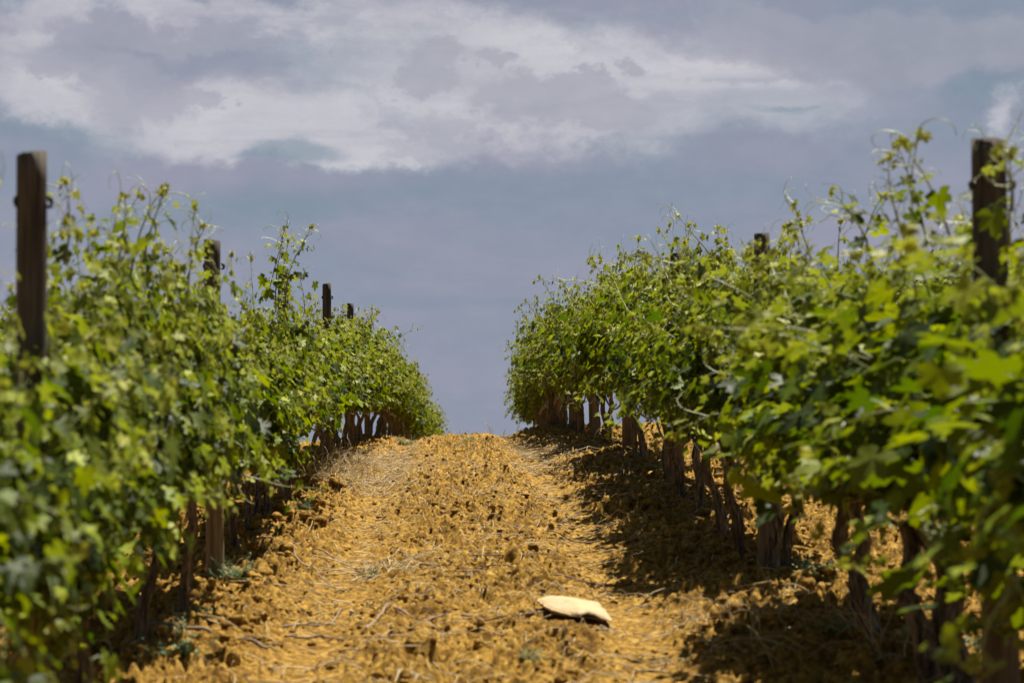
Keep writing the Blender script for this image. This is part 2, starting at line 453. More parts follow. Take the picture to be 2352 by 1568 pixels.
# ------------------------------------------------------------------ ground
def build_ground():
    def geo(a, b, n): return a * (b / a) ** (np.linspace(0, 1, n))
    xs = np.concatenate([-geo(6, 2500, 46)[::-1][:-1], np.arange(-6, -2.2, .06), np.arange(-2.2, -1.55, .03), np.arange(-1.55, 2.3, .0112),
                         np.arange(2.3, 3.3, .028), np.arange(3.3, 6, .06), geo(6, 2500, 46)])
    ys = np.concatenate([-geo(.6, 180, 30)[::-1], np.arange(-.5, 7.2, .12), np.arange(7.2, 12, .0115), np.arange(12, 18, .0165),
                         np.arange(18, 26, .027), np.arange(26, 38, .045), np.arange(38, 62, .22), geo(62, 4000, 60)])
    nx, ny = len(xs), len(ys)
    X, Y = np.meshgrid(xs, ys)
    Z = base_h(X, Y)
    core = (X > -7) & (X < 7) & (Y > -1) & (Y < 62)
    Zc = np.zeros_like(Z); Zc[core] = clod_h(X[core], Y[core])
    Z = Z + Zc
    far = ~core & (Y > 70)
    Z = np.where(far, Z + fbm(X * .004, Y * .004, 3, 91) * 6, Z)
    v = np.stack([X, Y, Z], -1).reshape(-1, 3)
    i = np.arange(ny - 1)[:, None] * nx; j = np.arange(nx - 1)[None]
    q = np.stack([i + j, i + j + 1, i + nx + j + 1, i + nx + j], -1).reshape(-1, 4)
    o = link_mesh("ground", v, [q], SOIL, None, True)
    o['kind'] = 'structure'
    return o
build_ground()

# loose clods lying on the soil
def ico(sub):
    import bmesh
    bm = bmesh.new(); bmesh.ops.create_icosphere(bm, subdivisions=sub, radius=1)
    v = np.array([x.co[:] for x in bm.verts]); f = np.array([[x.index for x in p.verts] for p in bm.faces]); bm.free()
    return v, f
def build_clods():
    acc = Acc()
    V1, F1 = ico(2); V2, F2 = ico(3)
    def scatter(n, y0, y1, smin, smax, V, F, x0=-1.7, x1=2.9):
        y = y0 + (y1 - y0) * rng.random(n) ** 1.25; x = rng.uniform(x0, x1, n)
        keep = (rng.random(n) > .88 * track_mask(x, y)) & ~((np.abs(x - .57) < .22) & (np.abs(y - 9.5) < .42)); x, y = x[keep], y[keep]; n = len(x)
        s = smin * (smax / smin) ** (rng.random(n) ** 1.7)
        z = ground_z(x, y)
        k = len(V)
        sc = s[:, None] * rng.uniform(.65, 1.25, (n, 3)); sc[:, 2] *= .8
        ph = rng.uniform(0, 6.28, (n, 6)); fr = rng.uniform(1.6, 3.4, (n, 6))
        P = np.repeat(V[None], n, 0)
        d = 1 + .17 * np.sin(P[..., 0] * fr[:, 0:1] * 1.3 + ph[:, 0:1]) * np.sin(P[..., 1] * fr[:, 1:2] + ph[:, 1:2]) \
            + .12 * np.sin(P[..., 2] * fr[:, 2:3] * 2 + ph[:, 2:3]) + .09 * np.sin((P[..., 0] + P[..., 1]) * fr[:, 3:4] * 3 + ph[:, 3:4]) \
            + .07 * np.sin((P[..., 2] - P[..., 1]) * fr[:, 4:5] * 4 + ph[:, 4:5])
        P = P * d[..., None] * sc[:, None]
        a = rng.uniform(0, 6.28, n); ca, sa = np.cos(a), np.sin(a)
        Q = np.stack([P[..., 0] * ca[:, None] - P[..., 1] * sa[:, None], P[..., 0] * sa[:, None] + P[..., 1] * ca[:, None], P[..., 2]], -1)
        Q += np.stack([x, y, z + s * .28], -1)[:, None]
        f = (F[None] + (np.arange(n) * k)[:, None, None]).reshape(-1, 3)
        acc.add(Q.reshape(-1, 3), [f])
    scatter(1300, 7.3, 16, .012, .030, V2, F2)
    scatter(12000, 7.3, 20, .005, .015, V1, F1)
    scatter(6000, 14, 36, .008, .024, V1, F1)
    scatter(900, 8, 34, .02, .05, V1, F1, -1.5, -.75)
    scatter(900, 8, 34, .02, .05, V1, F1, 1.1, 2.2)
    o = acc.build("soil_clods", SOIL, None, True)
    tag(o, "loose ochre clods of dry earth scattered over the tilled lane", "soil clods", None, "stuff")
build_clods()
def build_pebbles():
    acc = Acc(); V, F = ico(2)
    for i in range(70):
        y = rng.uniform(8, 24); x = rng.uniform(-1.0, 1.7); r = rng.uniform(.006, .015)
        P = V * r * rng.uniform(.6, 1.2, 3); P = P * (1 + .12 * np.sin(V[:, [0]] * 3 + i))
        acc.add(P + [x, y, float(ground_z(np.array([x]), np.array([y]))[0]) + r * .4], [F])
    tag(acc.build("pebbles", PEBBLE), "small pale pebbles lying here and there on the ochre soil", "pebbles", None, "stuff")

build_pebbles()

# ------------------------------------------------------------------ leaf generator
half = [(0, 1.0), (9, .84), (17, .82), (25, .60), (33, .50), (41, .70), (52, .90), (60, .78), (70, .74), (82, .48), (94, .62), (108, .74), (122, .60), (140, .52), (160, .40)]
ang = np.array([a for a, r in half] + [180] + [-a for a, r in half[:0:-1]]); rad = np.array([r for a, r in half] + [.10] + [r for a, r in half[:0:-1]])
LV = np.vstack([[0, 0], np.stack([np.sin(np.radians(ang)) * rad, np.cos(np.radians(ang)) * rad], -1)])   # y = tip
nL = len(ang)
LF = np.stack([np.zeros(nL, int), 1 + (np.arange(nL) + 1) % nL, 1 + np.arange(nL)], -1)
veinw = np.concatenate([[1.0], np.where(np.isin(np.abs(ang), [0, 52, 108]), .75, 0.0)])

def add_leaves(acc, pos, tip, nor, size, age, rnd, keepcup=1.0):
    """vectorised leaves: pos (n,3) petiole point, tip direction, blade normal"""
    n = len(pos)
    nor = nrm(nor); tip = nrm(tip - nor * np.sum(tip * nor, -1, keepdims=True)); side = np.cross(tip, nor)
    w = rng.uniform(.85, 1.1, n)
    cup = rng.uniform(-.05, .42, n) * keepcup; fold = rng.uniform(.0, .38, n); ph = rng.uniform(0, 6.28, n); tw = rng.normal(0, .18, n)
    X = LV[None, :, 0] * w[:, None]; Y = np.repeat(LV[None, :, 1], n, 0)
    r2 = X * X + Y * Y; th = np.arctan2(X, Y)
    Zl = fold[:, None] * np.abs(X) - cup[:, None] * r2 + .09 * np.sin(3 * th + ph[:, None]) * np.sqrt(r2) + tw[:, None] * X * Y
    P = pos[:, None] + size[:, None, None] * .62 * (X[..., None] * side[:, None] + Y[..., None] * tip[:, None] + Zl[..., None] * nor[:, None])
    k = len(LV)
    f = (LF[None] + (np.arange(n) * k)[:, None, None]).reshape(-1, 3)
    a = np.zeros((n, k, 4)); a[..., 0] = age[:, None]; a[..., 1] = np.clip(rnd, 0, 1)[:, None]; a[..., 2] = veinw[None]; a[..., 3] = 1
    acc.add(P.reshape(-1, 3), [f], a.reshape(-1, 4))

def cane_path(p0, d0, length, droop, wig, steps=16):
    pts = [np.array(p0, float)]; d = np.array(d0, float); d /= np.linalg.norm(d); s = length / steps
    bendv = rng.normal(0, wig, 3)
    for i in range(steps):
        d = d + bendv * s + rng.normal(0, wig * .12, 3); d[2] -= droop * s * (.3 + 1.4 * i / steps)
        d /= np.linalg.norm(d); pts.append(pts[-1] + d * s)
    return np.array(pts)

def curl(p, d, length, turns, steps=12):
    """a tendril: an arc that tightens towards its end"""
    d = np.array(d, float); d /= np.linalg.norm(d); ax = rng.normal(0, 1, 3); ax -= d * np.dot(ax, d); ax /= np.linalg.norm(ax)
    up = np.cross(ax, d); pts = [np.array(p, float)]; a = 0; s = length / steps
    for i in range(steps):
        a += turns * 6.28 / steps * (.25 + 1.5 * (i / steps) ** 1.5)
        pts.append(pts[-1] + s * (math.cos(a) * d + math.sin(a) * up) + rng.normal(0, .0012, 3))
    return np.array(pts)

class Shoots:
    def __init__(s, zmin=-99): s.zmin = zmin; s.leaf = Acc(); s.cane = Acc(); s.tend = Acc()
    def shoot(s, path, r0=.0042, lf=(.166, .040), spacing=.06, extra=1.6, start=.12, dens=1.0, axis_x=0.0, tendrils=2, young_from=.52):
        ok = path[:, 2] > s.zmin
        if not ok.all(): path = path[:max(4, int(np.argmin(ok)))]
        L = np.linalg.norm(np.diff(path, axis=0), axis=1).sum(); k = len(path)
        rr = np.linspace(r0, .0012, k)
        v, f = tube(path, rr, 5)
        t = np.concatenate([np.repeat(np.linspace(0, 1, k), 5), [0, 1]])
        s.cane.add(v, f, np.stack([t, t * 0 + .5, t * 0, t * 0 + 1], -1))
        nn = max(3, int(L / spacing))
        cum = np.linspace(0, 1, k)
        P, T, S, A, Nn = [], [], [], [], []
        side = 1
        for i in range(nn):
            u = start + (1 - start) * (i + .5) / nn
            p = np.array([np.interp(u, cum, path[:, q]) for q in range(3)])
            m_ = 1 + (rng.poisson(extra) if rng.random() < dens else 0)
            taper = lf[0] + (lf[1] - lf[0]) * max(0, (u - .25) / .75) ** 1.3
            for j in range(m_):
                side = -side
                out = np.array([p[0] - axis_x, 0, 0]); out = out / (abs(out[0]) + .12)
                dd = nrm(rng.normal(0, 1, 3) + out * .6 + np.array([0, 0, .1]))
                pet = taper * rng.uniform(.5, 1.0) if j == 0 else taper * rng.uniform(.5, 1.9)
                q = p + dd * pet
                if q[2] < s.zmin + .03 + .05 * rng.random(): continue
                P.append(q)
                T.append(nrm(out * .45 + np.array([0, 0, -.75]) + dd * .5 + rng.normal(0, .45, 3)))
                Nn.append(nrm(out * .9 + np.array([0, -.12, .75]) + dd * .25 + rng.normal(0, .52, 3)))
                S.append(taper * rng.uniform(.5, 1.2) * (1 if j == 0 else .85))
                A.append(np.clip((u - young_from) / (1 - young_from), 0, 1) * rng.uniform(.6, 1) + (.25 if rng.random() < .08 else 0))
                if j == 0 and taper > .03:
                    v, f = tube(np.array([p, p + dd * pet * .5 + np.array([0, 0, .006]), q]), .0014, 3, cap=False)
                    s.cane.add(v, f, [.9, .5, 0, 1])
        if not len(P): return
        S = np.array(S)
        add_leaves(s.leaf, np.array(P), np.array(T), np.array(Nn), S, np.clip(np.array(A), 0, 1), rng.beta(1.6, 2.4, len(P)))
        # the tip: tiny folded leaves
        tp = path[-1]; n = 5
        add_leaves(s.leaf, tp + rng.normal(0, .007, (n, 3)), rng.normal(0, 1, (n, 3)) + [0, 0, -.4], rng.normal(0, 1, (n, 3)) + [0, -.3, .4], rng.uniform(.022, .04, n), np.ones(n), rng.uniform(.5, 1, n))
        for j in range(tendrils):
            u = rng.uniform(.55, 1.0); p = np.array([np.interp(u, cum, path[:, q]) for q in range(3)])
            d = nrm(path[-1] - path[-4]) + rng.normal(0, .7, 3)
            pts = curl(p, d, rng.uniform(.09, .22), rng.uniform(.3, .9))
            v, f = tube(pts, np.linspace(.0021, .0009, len(pts)), 4); s.cane.add(v, f, [rng.random(), 1, 0, 1])
            if rng.random() < .6:
                m0 = pts[5]; p2 = curl(m0, rng.normal(0, 1, 3) + d, rng.uniform(.06, .12), rng.uniform(.2, .8), 8)
                v, f = tube(p2, np.linspace(.0013, .0006, len(p2)), 4); s.cane.add(v, f, [rng.random(), 1, 0, 1])
    def build(s, root, names=('foliage', 'canes', 'tendrils')):
        out = [s.leaf.build(names[0], LEAF, root, True), s.cane.build(names[1], CANE, root, True)]
        return out

# ------------------------------------------------------------------ trunks
def trunk_mesh(acc, seed, r0, h, lean, twist, split=False):
    rs = np.random.default_rng(seed)
    k = 34; n = 30
    t = np.linspace(0, 1, k)
    def one(x0, y0, rbase, lx, ly, hh, ph):
        pts = np.stack([x0 + lx * t + .026 * np.sin(t * 5.2 + ph) * t + .012 * np.sin(t * 13 + ph), y0 + ly * t + .022 * np.sin(t * 4.1 + ph * 2) * t, -.06 + (hh + .06) * t], -1)
        rr = rbase * (1.22 - .55 * t + .16 * np.exp(-((t) / .10) ** 2) + .13 * np.exp(-((t - .93) / .10) ** 2) + .07 * np.sin(t * 11 + ph))
        amps = rs.uniform(.04, .13, 6); frq = rs.integers(2, 12, 6); phs = rs.uniform(0, 6.28, 6)
        def rf(i, th):
            tt = i / (k - 1.0); w = 1
            for a_, f_, p_ in zip(amps, frq, phs):
                w = w + a_ * np.sin(f_ * th + p_ + tt * twist * (1 + .3 * f_)) * (.8 + .4 * np.sin(9 * tt + p_))
            return w + .05 * np.sin(tt * 40 + 3 * th + ph)
        v, f = tube(pts, rr, n, rf)
        acc.add(v, f)
        # shreds of loose bark
        for j in range(22):
            a0 = rs.uniform(0, 6.28); u0 = rs.uniform(.05, .75); ln = rs.uniform(.12, .3)
            uu = np.linspace(u0, min(u0 + ln, 1), 6)
            c = np.stack([np.interp(uu, t, pts[:, q]) for q in range(3)], -1); rrr = np.interp(uu, t, rr)
            lift = 1.03 + np.linspace(rs.uniform(0, .14), 0, 6) ** 1.0
            aa = a0 + np.linspace(0, rs.uniform(-.5, .5), 6)
            q = c + (rrr * lift)[:, None] * np.stack([np.cos(aa), np.sin(aa), aa * 0], -1)
            wd = np.full(6, rs.uniform(.003, .008)); wd[0] *= .4
            v2, f2 = tube(q, wd, 4); acc.add(v2, f2)
        return pts[-1], rr[-1]
    ends = [one(0, 0, r0, lean[0], lean[1], h, rs.uniform(0, 6))]
    if split: ends.append(one(.05, .045, r0 * .72, lean[0] * .4 + .06, lean[1] - .05, h * .96, rs.uniform(0, 6)))
    # arms running along the row at the head of the trunk
    for (p, r) in ends[:1]:
        for sg in (-1, 1):
            L = rs.uniform(.38, .52); u = np.linspace(0, 1, 14)
            pts = np.stack([p[0] - lean[0] * u * .7 + .03 * np.sin(u * 6 + seed) * u, p[1] + sg * (L * u), p[2] - .02 + .12 * np.sin(u * 1.5) + .02 * np.sin(u * 12 + seed)], -1)
            am = rs.uniform(0, 6.28)
            v, f = tube(pts, r * (.72 - .34 * u), 12, lambda i, th: 1 + .14 * np.sin(3 * th + i * .5 + am) + .10 * np.sin(i * 1.3 + th))
            acc.add(v, f)
            for s2 in np.linspace(.15, 1, 5):      # spurs
                c = np.array([np.interp(s2, u, pts[:, q]) for q in range(3)])
                e = c + np.array([rs.uniform(-.03, .03), rs.uniform(-.02, .02), rs.uniform(.04, .08)])
                v, f = tube(np.array([c, (c + e) / 2 + rs.normal(0, .004, 3), e]), [.016, .012, .009], 7); acc.add(v, f)

# ------------------------------------------------------------------ vine prototypes
def grape_cluster(parent, p):
    acc = Acc(); V, F = ico(1); n = 34
    for i in range(n):
        u = i / n; rr = .022 * (1 - u * .75); a = i * 2.4
        c = np.array([math.cos(a) * rr, math.sin(a) * rr, -.10 * u])
        acc.add(V * rng.uniform(.0045, .0065) + c, [F], [rng.random(), .5, 0, 1])
    v, f = tube(np.array([[0, 0, .04], [0, .003, 0], [0, 0, -.09]]), .0018, 4); acc.add(v, f, [.3, .5, 0, 1])
    o = acc.build('grape_cluster', GRAPE, parent); o.location = p
    return o

def make_vine(seed, kind, hang):
    """root Empty at the foot of the trunk; x across the row, y along it"""
    global rng
    rng = np.random.default_rng(100 + seed)
    root = empty('grapevine', (0, 0, 0))
    ta = Acc(); h = rng.uniform(.44, .53); ln = (rng.uniform(-.15, .13), rng.uniform(-.2, .2))
    trunk_mesh(ta, seed, rng.uniform(.019, .030) * (1.35 if seed == 8 else 1), h, ln, rng.uniform(-4, 4), split=(seed == 8))
    ta.build('trunk', BARK, root)
    s = Shoots(.12 if hang > 12 else .46)
    n_up = 28
    for i in range(n_up):
        y0 = -.60 + 1.2 * (i + rng.uniform(.1, .9)) / n_up; x0 = rng.normal(0, .07)
        z0 = h + rng.uniform(.02, .18)
        lean = rng.normal(0, .28)
        if i % 3 == 0: lean = math.copysign(rng.uniform(.35, .7), lean)
        p = cane_path((x0, y0, z0), (lean, rng.normal(0, .28), 1.0), rng.uniform(.52, .92), .5 + abs(lean) * 1.2, .45)
        s.shoot(p, tendrils=1, extra=3.0 * rng.choice([.3, 1, 1.7]), dens=.97)
    for i in range(hang):           # arching and hanging ones
        y0 = rng.uniform(-.6, .6); sg = 1 if rng.random() < .5 else -1
        p = cane_path((sg * .06, y0, h + rng.uniform(.06, .3)), (sg * rng.uniform(.45, .9), rng.normal(0, .4), rng.uniform(.1, .9)), rng.uniform(.40, .62), rng.uniform(3.0, 5.0), .5)
        s.shoot(p, extra=2.4, tendrils=1, young_from=.8)
    for i in range(kind):            # tall wispy ones above the top
        y0 = rng.uniform(-.55, .55)
        p = cane_path((rng.normal(0, .1), y0, h + .35), (rng.normal(0, .3), rng.normal(0, .3), 1), rng.uniform(.6, .9), rng.uniform(.1, .9), .7)
        s.shoot(p, lf=(.09, .02), extra=.5, dens=.5, tendrils=4, young_from=.3)
    s.build(root)
    for i in range(3):
        sg = -1 if i < 2 else 1
        grape_cluster(root, (sg * rng.uniform(.26, .36), rng.uniform(-.45, .45), rng.uniform(.62, .8)))
    return root
NV = 9
protos = [make_vine(i, 0 if i < 5 else 3, (3, 3, 4, 6, 16, 6, 7, 8, 8)[i]) for i in range(NV)]     # the last four send up more wispy shoots
def kids(o): return [c for c in bpy.data.objects if c.parent == o]
proto_kids = [kids(p) for p in protos]
used = set()
def place_vine(idx, x, y, label, group, rz=0.0, sc=1.0, sz=1.0, far=False):
    z = gz(x, y)
    if idx not in used: r = protos[idx]; used.add(idx)
    else:
        r = protos[idx].copy(); scene.collection.objects.link(r)
        for c in proto_kids[idx]:
            if far and c.name.startswith('grape'): continue
            k = c.copy(); scene.collection.objects.link(k); k.parent = r
    r.location = (x, y, z); r.rotation_euler = (0, 0, rz); r.scale = (sc, sc, sc * sz)
    tag(r, label, 'grapevine', group)
    return r

# ------------------------------------------------------------------ rows
L_d = [4.75, 5.9, 7.0, 8.27, 9.2, 10.05, 12.0, 12.85, 14.2, 15.3, 17.2, 18.9]
while L_d[-1] < 55: L_d.append(L_d[-1] + 1.15)
R_d = [5.1, 6.75, 7.98, 8.77, 10.65, 11.45, 12.05, 13.5, 14.55, 15.9, 17.5, 18.7, 20.9, 22.2, 23.7]
while R_d[-1] < 46: R_d.append(R_d[-1] + 1.15)
LP_d = [5.96, 10.86, 15.55, 20.9, 26.2, 31, 36, 41, 46, 51]
RP_d = [6.42, 10.85, 15.08, 19.3, 23.6, 27.9, 32.2, 36.5, 41]
ordn = ['first', 'second', 'third', 'fourth', 'fifth', 'sixth', 'seventh', 'eighth', 'ninth', 'tenth', 'eleventh', 'twelfth']
def vine_label(side, y, posts, row):
    k = sum(1 for p in posts if p < y)
    n = sum(1 for q in row if q < y and (k == 0 or q > posts[k - 1]))
    if k == 0: return f"blurred leafy grapevine, {['nearest', 'second'][min(n, 1)]} vine before the first {side} row post"
    d = 'blurred ' if y < 9 else ('distant ' if y > 32 else '')
    return f"{d}leafy grapevine, {ordn[n]} vine past the {ordn[k - 1]} post of the {side} row"
prev = -1
def pick(side='left'):
    global prev
    while True:
        i = random.choice((0, 1, 2, 3, 0, 1, 2, 3, 6)) if side == 'left' else random.choice((1, 3, 5, 5, 6, 6, 7, 7))
        if i != prev: prev = i; return i
seq = list(range(NV))
cnt = 0
custom = {
 ('left', 18.9): "leafy grapevine with thick bare trunk foot beside the tall dry grass, left row",
 ('right', 10.65): "grapevine with the thickest shaggy split trunk, standing in the right row shade",
 ('right', 12.05): "grapevine with trunk leaning strongly beside the sagging drip hose, right row",
 ('right', 8.77): "blurred grapevine with slim dark bare trunk just nearer than the thick shaggy one",
}
vines = {}
for side, ds, X, posts in (('left', L_d, XL, LP_d), ('right', R_d, XR, RP_d)):
    for y in ds:
        i = {('right', 10.65): 8, ('left', 4.75): 4, ('left', 5.9): 3, ('left', 7.0): 7, ('left', 8.27): 6, ('left', 9.2): 5, ('left', 14.2): 8, ('right', 5.1): 4, ('right', 6.75): 8}.get((side, y)) or pick(side)
        cnt += 1
        x = X + float(bend(np.array(y))) + random.uniform(-.05, .05)
        lab = custom.get((side, y)) or vine_label(side, y, posts, ds)
        sc = random.uniform(.93, 1.05)
        if side == 'right': sc *= 1.05
        sz = 1.0 if side == 'right' else .97
        if side == 'left': sz = .80 if y < 5.5 else 1.04 if y < 9.5 else .90 if y < 13.5 else .97
        else: sz = .95 if y < 9.5 else 1.05
        sz *= random.uniform(.91, 1.08)
        sx = .70 if (side == 'left' and y < 17) else .92 if side == 'left' and y > 8 else 1.25 if (side == 'right' and y < 7.2) else 1.12 if (side == 'right' and y < 8.5) else .92
        r_ = vines[(side, y)] = place_vine(i, x, y, lab, f"grapevines of the {side} row", random.choice([0, math.pi]) + random.uniform(-.12, .12), sc, sz, y > 30)
        r_.scale.x *= sx
for side, X in (('left', XLL), ('right', XRR)):
    y = 17.2; k = 0
    while y < 46:
        vines[(side + '2', round(y, 2))] = place_vine(pick(side), X + float(bend(np.array(y))) + random.uniform(-.05, .05), y,
            f"sharp leafy grapevine glimpsed behind the {side} row, part of the next row over",
            f"grapevines of the next row beyond the {side} one", random.choice([0, math.pi]) + random.uniform(-.12, .12), random.uniform(.95, 1.08), 1, True)
        y += 1.18; k += 1

# ------------------------------------------------------------------ tall shoots standing clear of the canopy
def free_shoot(vine, wp, direction, length, droop, seed, wig=.4, lf=(.08, .02), extra=.5, tendrils=4, young=.35, r0=.005, name='tall_shoot', spacing=.06, dens=.6):
    """a long cane that starts at world point wp and belongs to the vine"""
    global rng
    rng = np.random.default_rng(seed)
    s = Shoots(); p = cane_path((0, 0, 0), direction, length, droop, wig, 20)
    s.shoot(p, r0=r0, lf=lf, extra=extra, dens=dens, tendrils=tendrils, young_from=young, spacing=spacing, start=.05)
    bpy.context.view_layer.update()
    o = s.cane.build(name, CANE, vine)
    lf_ = s.leaf.build('shoot_leaves', LEAF, o)
    m = vine.matrix_basis.inverted()
    from mathutils import Matrix
    o.matrix_parent_inverse = m
    o.location = wp
    return o
def near_vine(side, y):
    ks = [k for k in vines if k[0] == side]; return vines[min(ks, key=lambda k: abs(k[1] - y))]
def px2(px, py, y): return ((px - 1022) / 5200 * y, y, (1084 - py) / 5200 * y)
# (side, distance, foot px, foot py, direction, length, droop)
FS = [('left', 7.0, 150, 610, (.12, 0, 1), .26, .3, 1), ('left', 8.2, 300, 640, (.22, 0, 1), .34, .4, 2), ('left', 8.6, 225, 640, (.30, .1, 1), .36, 1.8, 3),
      ('left', 9.2, 420, 680, (.35, 0, 1), .30, 1.0, 4), ('left', 5.2, -10, 620, (.05, 0, 1), .2, .8, 5), ('left', 20.8, 700, 720, (-.1, 0, 1), .35, .6, 21), ('left', 27, 838, 790, (.15, 0, 1), .45, .5, 22),
      ('left', 33, 900, 800, (.45, 0, .6), .5, .5, 23), ('left', 44, 945, 930, (.5, 0, .7), .5, .5, 24),
      ('left', 14.3, 632, 700, (.10, 0, 1), .50, .2, 6), ('left', 14.6, 612, 690, (.20, 0, 1), .46, .3, 7), ('left', 14.0, 655, 700, (.03, 0, 1), .55, .2, 8), ('left', 14.4, 632, 720, (.16, .1, 1), .48, .1, 9),
      ('left', 7.6, 265, 640, (.15, 0, 1), .30, .9, 31), ('left', 8.0, 330, 620, (.05, 0, 1), .30, .4, 32), ('left', 9.6, 400, 690, (.1, 0, 1), .22, .8, 33), ('left', 6.3, 100, 640, (.1, 0, 1), .18, .8, 34),
      ('right', 6.5, 2290, 500, (-.1, 0, 1), .22, .6, 35), ('right', 7.2, 2090, 560, (-.15, 0, 1), .30, .6, 36), ('right', 8.2, 1980, 600, (.1, 0, 1), .26, .5, 37), ('right', 6.2, 2340, 480, (.0, 0, 1), .2, .6, 38),
      ('right', 6.7, 2200, 560, (-.30, 0, 1), .34, .5, 10), ('right', 7.4, 2140, 560, (-.25, 0, 1), .36, .7, 11), ('right', 7.8, 2010, 600, (-.35, 0, 1), .30, 1.0, 12),
      ('right', 9.5, 1880, 640, (-.22, 0, 1), .34, .6, 13), ('right', 10.4, 1930, 640, (.05, 0, 1), .28, .8, 14), ('right', 12.3, 1650, 610, (-.30, 0, 1), .36, .5, 15),
      ('right', 8.6, 1760, 700, (-1.0, 0, .55), .50, 1.4, 16), ('right', 15, 1560, 640, (-.9, 0, .55), .42, .9, 17), ('right', 17.6, 1500, 650, (-.75, 0, .6), .45, .8, 18),
      ('right', 21.5, 1400, 660, (-.85, 0, .4), .48, .9, 19), ('right', 26, 1300, 760, (-1.0, 0, .45), .52, .9, 20), ('right', 6.1, 2330, 560, (.1, 0, 1), .26, .7, 25), ('right', 30, 1240, 870, (-1.0, 0, .35), .35, .6, 26),
      ('right', 32, 1225, 965, (-1.0, 0, .05), .30, .2, 27)]
for (sd_, y, px, py, d, ln, dr, seed) in FS:
    free_shoot(near_vine(sd_, y), px2(px, py, y), d, ln, dr, 500 + seed, extra=(3.2 if 5 < seed < 10 else 1.1 if y < 9.6 else .6), lf=((.095, .035) if 5 < seed < 10 else (.10, .03) if y < 9.6 else (.075, .022)))
# low leafy shoot reaching out over the lane from the left row
free_shoot(near_vine('left', 10.05), px2(560, 1090, 9.7), (1, .0, -.25), .36, .5, 601, lf=(.10, .045), extra=1.0, tendrils=0, young=.5, name='low_shoot', spacing=.05)
free_shoot(near_vine('left', 7.0), px2(150, 1150, 6.6), (.25, 0, -1), .48, .2, 603, lf=(.11, .06), extra=2.4, tendrils=1, young=.8, name='low_shoot', spacing=.045)
free_shoot(near_vine('left', 5.9), px2(40, 1150, 5.9), (.15, 0, -1), .45, .2, 604, lf=(.12, .06), extra=2.4, tendrils=1, young=.9, name='low_shoot', spacing=.045)
free_shoot(near_vine('right', 6.75), px2(2260, 1150, 6.3), (-.2, 0, -1), .34, .2, 605, lf=(.12, .06), extra=2.4, tendrils=1, young=.9, name='low_shoot', spacing=.045)
free_shoot(near_vine('right', 6.75), px2(2180, 1120, 6.6), (-.2, 0, -1), .26, .2, 607, lf=(.13, .07), extra=3, tendrils=1, young=.9, name='low_shoot', spacing=.045)
free_shoot(near_vine('right', 6.75), px2(2330, 1180, 6.1), (-.1, 0, -1), .36, .2, 608, lf=(.13, .07), extra=3, tendrils=1, young=.9, name='low_shoot', spacing=.045)
free_shoot(near_vine('right', 6.75), px2(2060, 1080, 7.4), (-.2, 0, -1), .2, .2, 609, lf=(.13, .07), extra=3, tendrils=1, young=.9, name='low_shoot', spacing=.045)
free_shoot(near_vine('right', 5.1), px2(2340, 1050, 5.6), (-.1, 0, -1), .36, .2, 610, lf=(.13, .07), extra=3, tendrils=1, young=.9, name='low_shoot', spacing=.045)
free_shoot(near_vine('right', 13.5), px2(1540, 930, 13.2), (-.4, 0, -1), .25, .2, 606, lf=(.10, .04), extra=2, tendrils=2, young=.3, name='low_shoot', spacing=.05)

# ------------------------------------------------------------------ posts
def make_post(r, h, seed):
    global rng
    rng = np.random.default_rng(seed)
    root = empty('wooden_post', (0, 0, 0))
    k = 26; n = 28; t = np.linspace(0, 1, k)
    pts = np.stack([.008 * np.sin(t * 3 + seed), .006 * np.sin(t * 2 + seed * 2), -.15 + (h + .15) * t], -1)
    ph = rng.uniform(0, 6.28, 3)
    def rf(i, th):
        c = th - ph[0]
        crack = .07 * np.exp(-(np.mod(c + math.pi, 2 * math.pi) - math.pi) ** 2 / .006) * (.5 + .5 * np.sin(i * .31 + 1))
        return 1 + .025 * np.sin(2 * th + ph[1]) + .014 * np.sin(5 * th + i * .2 + ph[2]) - crack
    v, f = tube(pts, r * (1.06 - .10 * t), n, rf)
    top = v[:, 2] > h - .01
    v[top, 2] += v[top, 0] * rng.uniform(-.15, .15) + rng.normal(0, .0015, top.sum())
    a = Acc(); a.add(v, f)
    # bevelled rim
    a.build('shaft', POST, root)
    for sg in (-1, 1):
        c = Acc(); zc = h - .125
        x = sg * (r * .97)
        arc = np.array([[x - sg * .004, -.012, zc + .012], [x + sg * .007, -.012, zc + .010], [x + sg * .009, -.012, zc], [x + sg * .006, -.012, zc - .011], [x - sg * .004, -.012, zc - .013]])
        v, f = tube(arc, .004, 6); c.add(v, f)
        arc2 = arc.copy(); arc2[:, 1] += .022
        v, f = tube(arc2, .004, 6); c.add(v, f)
        v, f = tube(np.array([[x + sg * .004, -.014, zc + .005], [x + sg * .006, .014, zc + .005]]), .0065, 8); c.add(v, f)
        c.build('wire_clip', CLIP, root)
    return root
PV = [make_post(.041, 1.60, 1), make_post(.041, 1.62, 2), make_post(.0395, 1.59, 3)]
PK = [kids(p) for p in PV]; pused = set()
def place_post(i, x, y, label, group, sx=1, sz=1, rz=0, tilt=(0, 0)):
    if i not in pused: r = PV[i]; pused.add(i)
    else:
        r = PV[i].copy(); scene.collection.objects.link(r)
        for c in PK[i]:
            q = c.copy(); scene.collection.objects.link(q); q.parent = r
    r.location = (x, y, gz(x, y)); r.rotation_euler = (tilt[0], tilt[1], rz); r.scale = (sx, sx, sz)
    return tag(r, label, 'post', group)
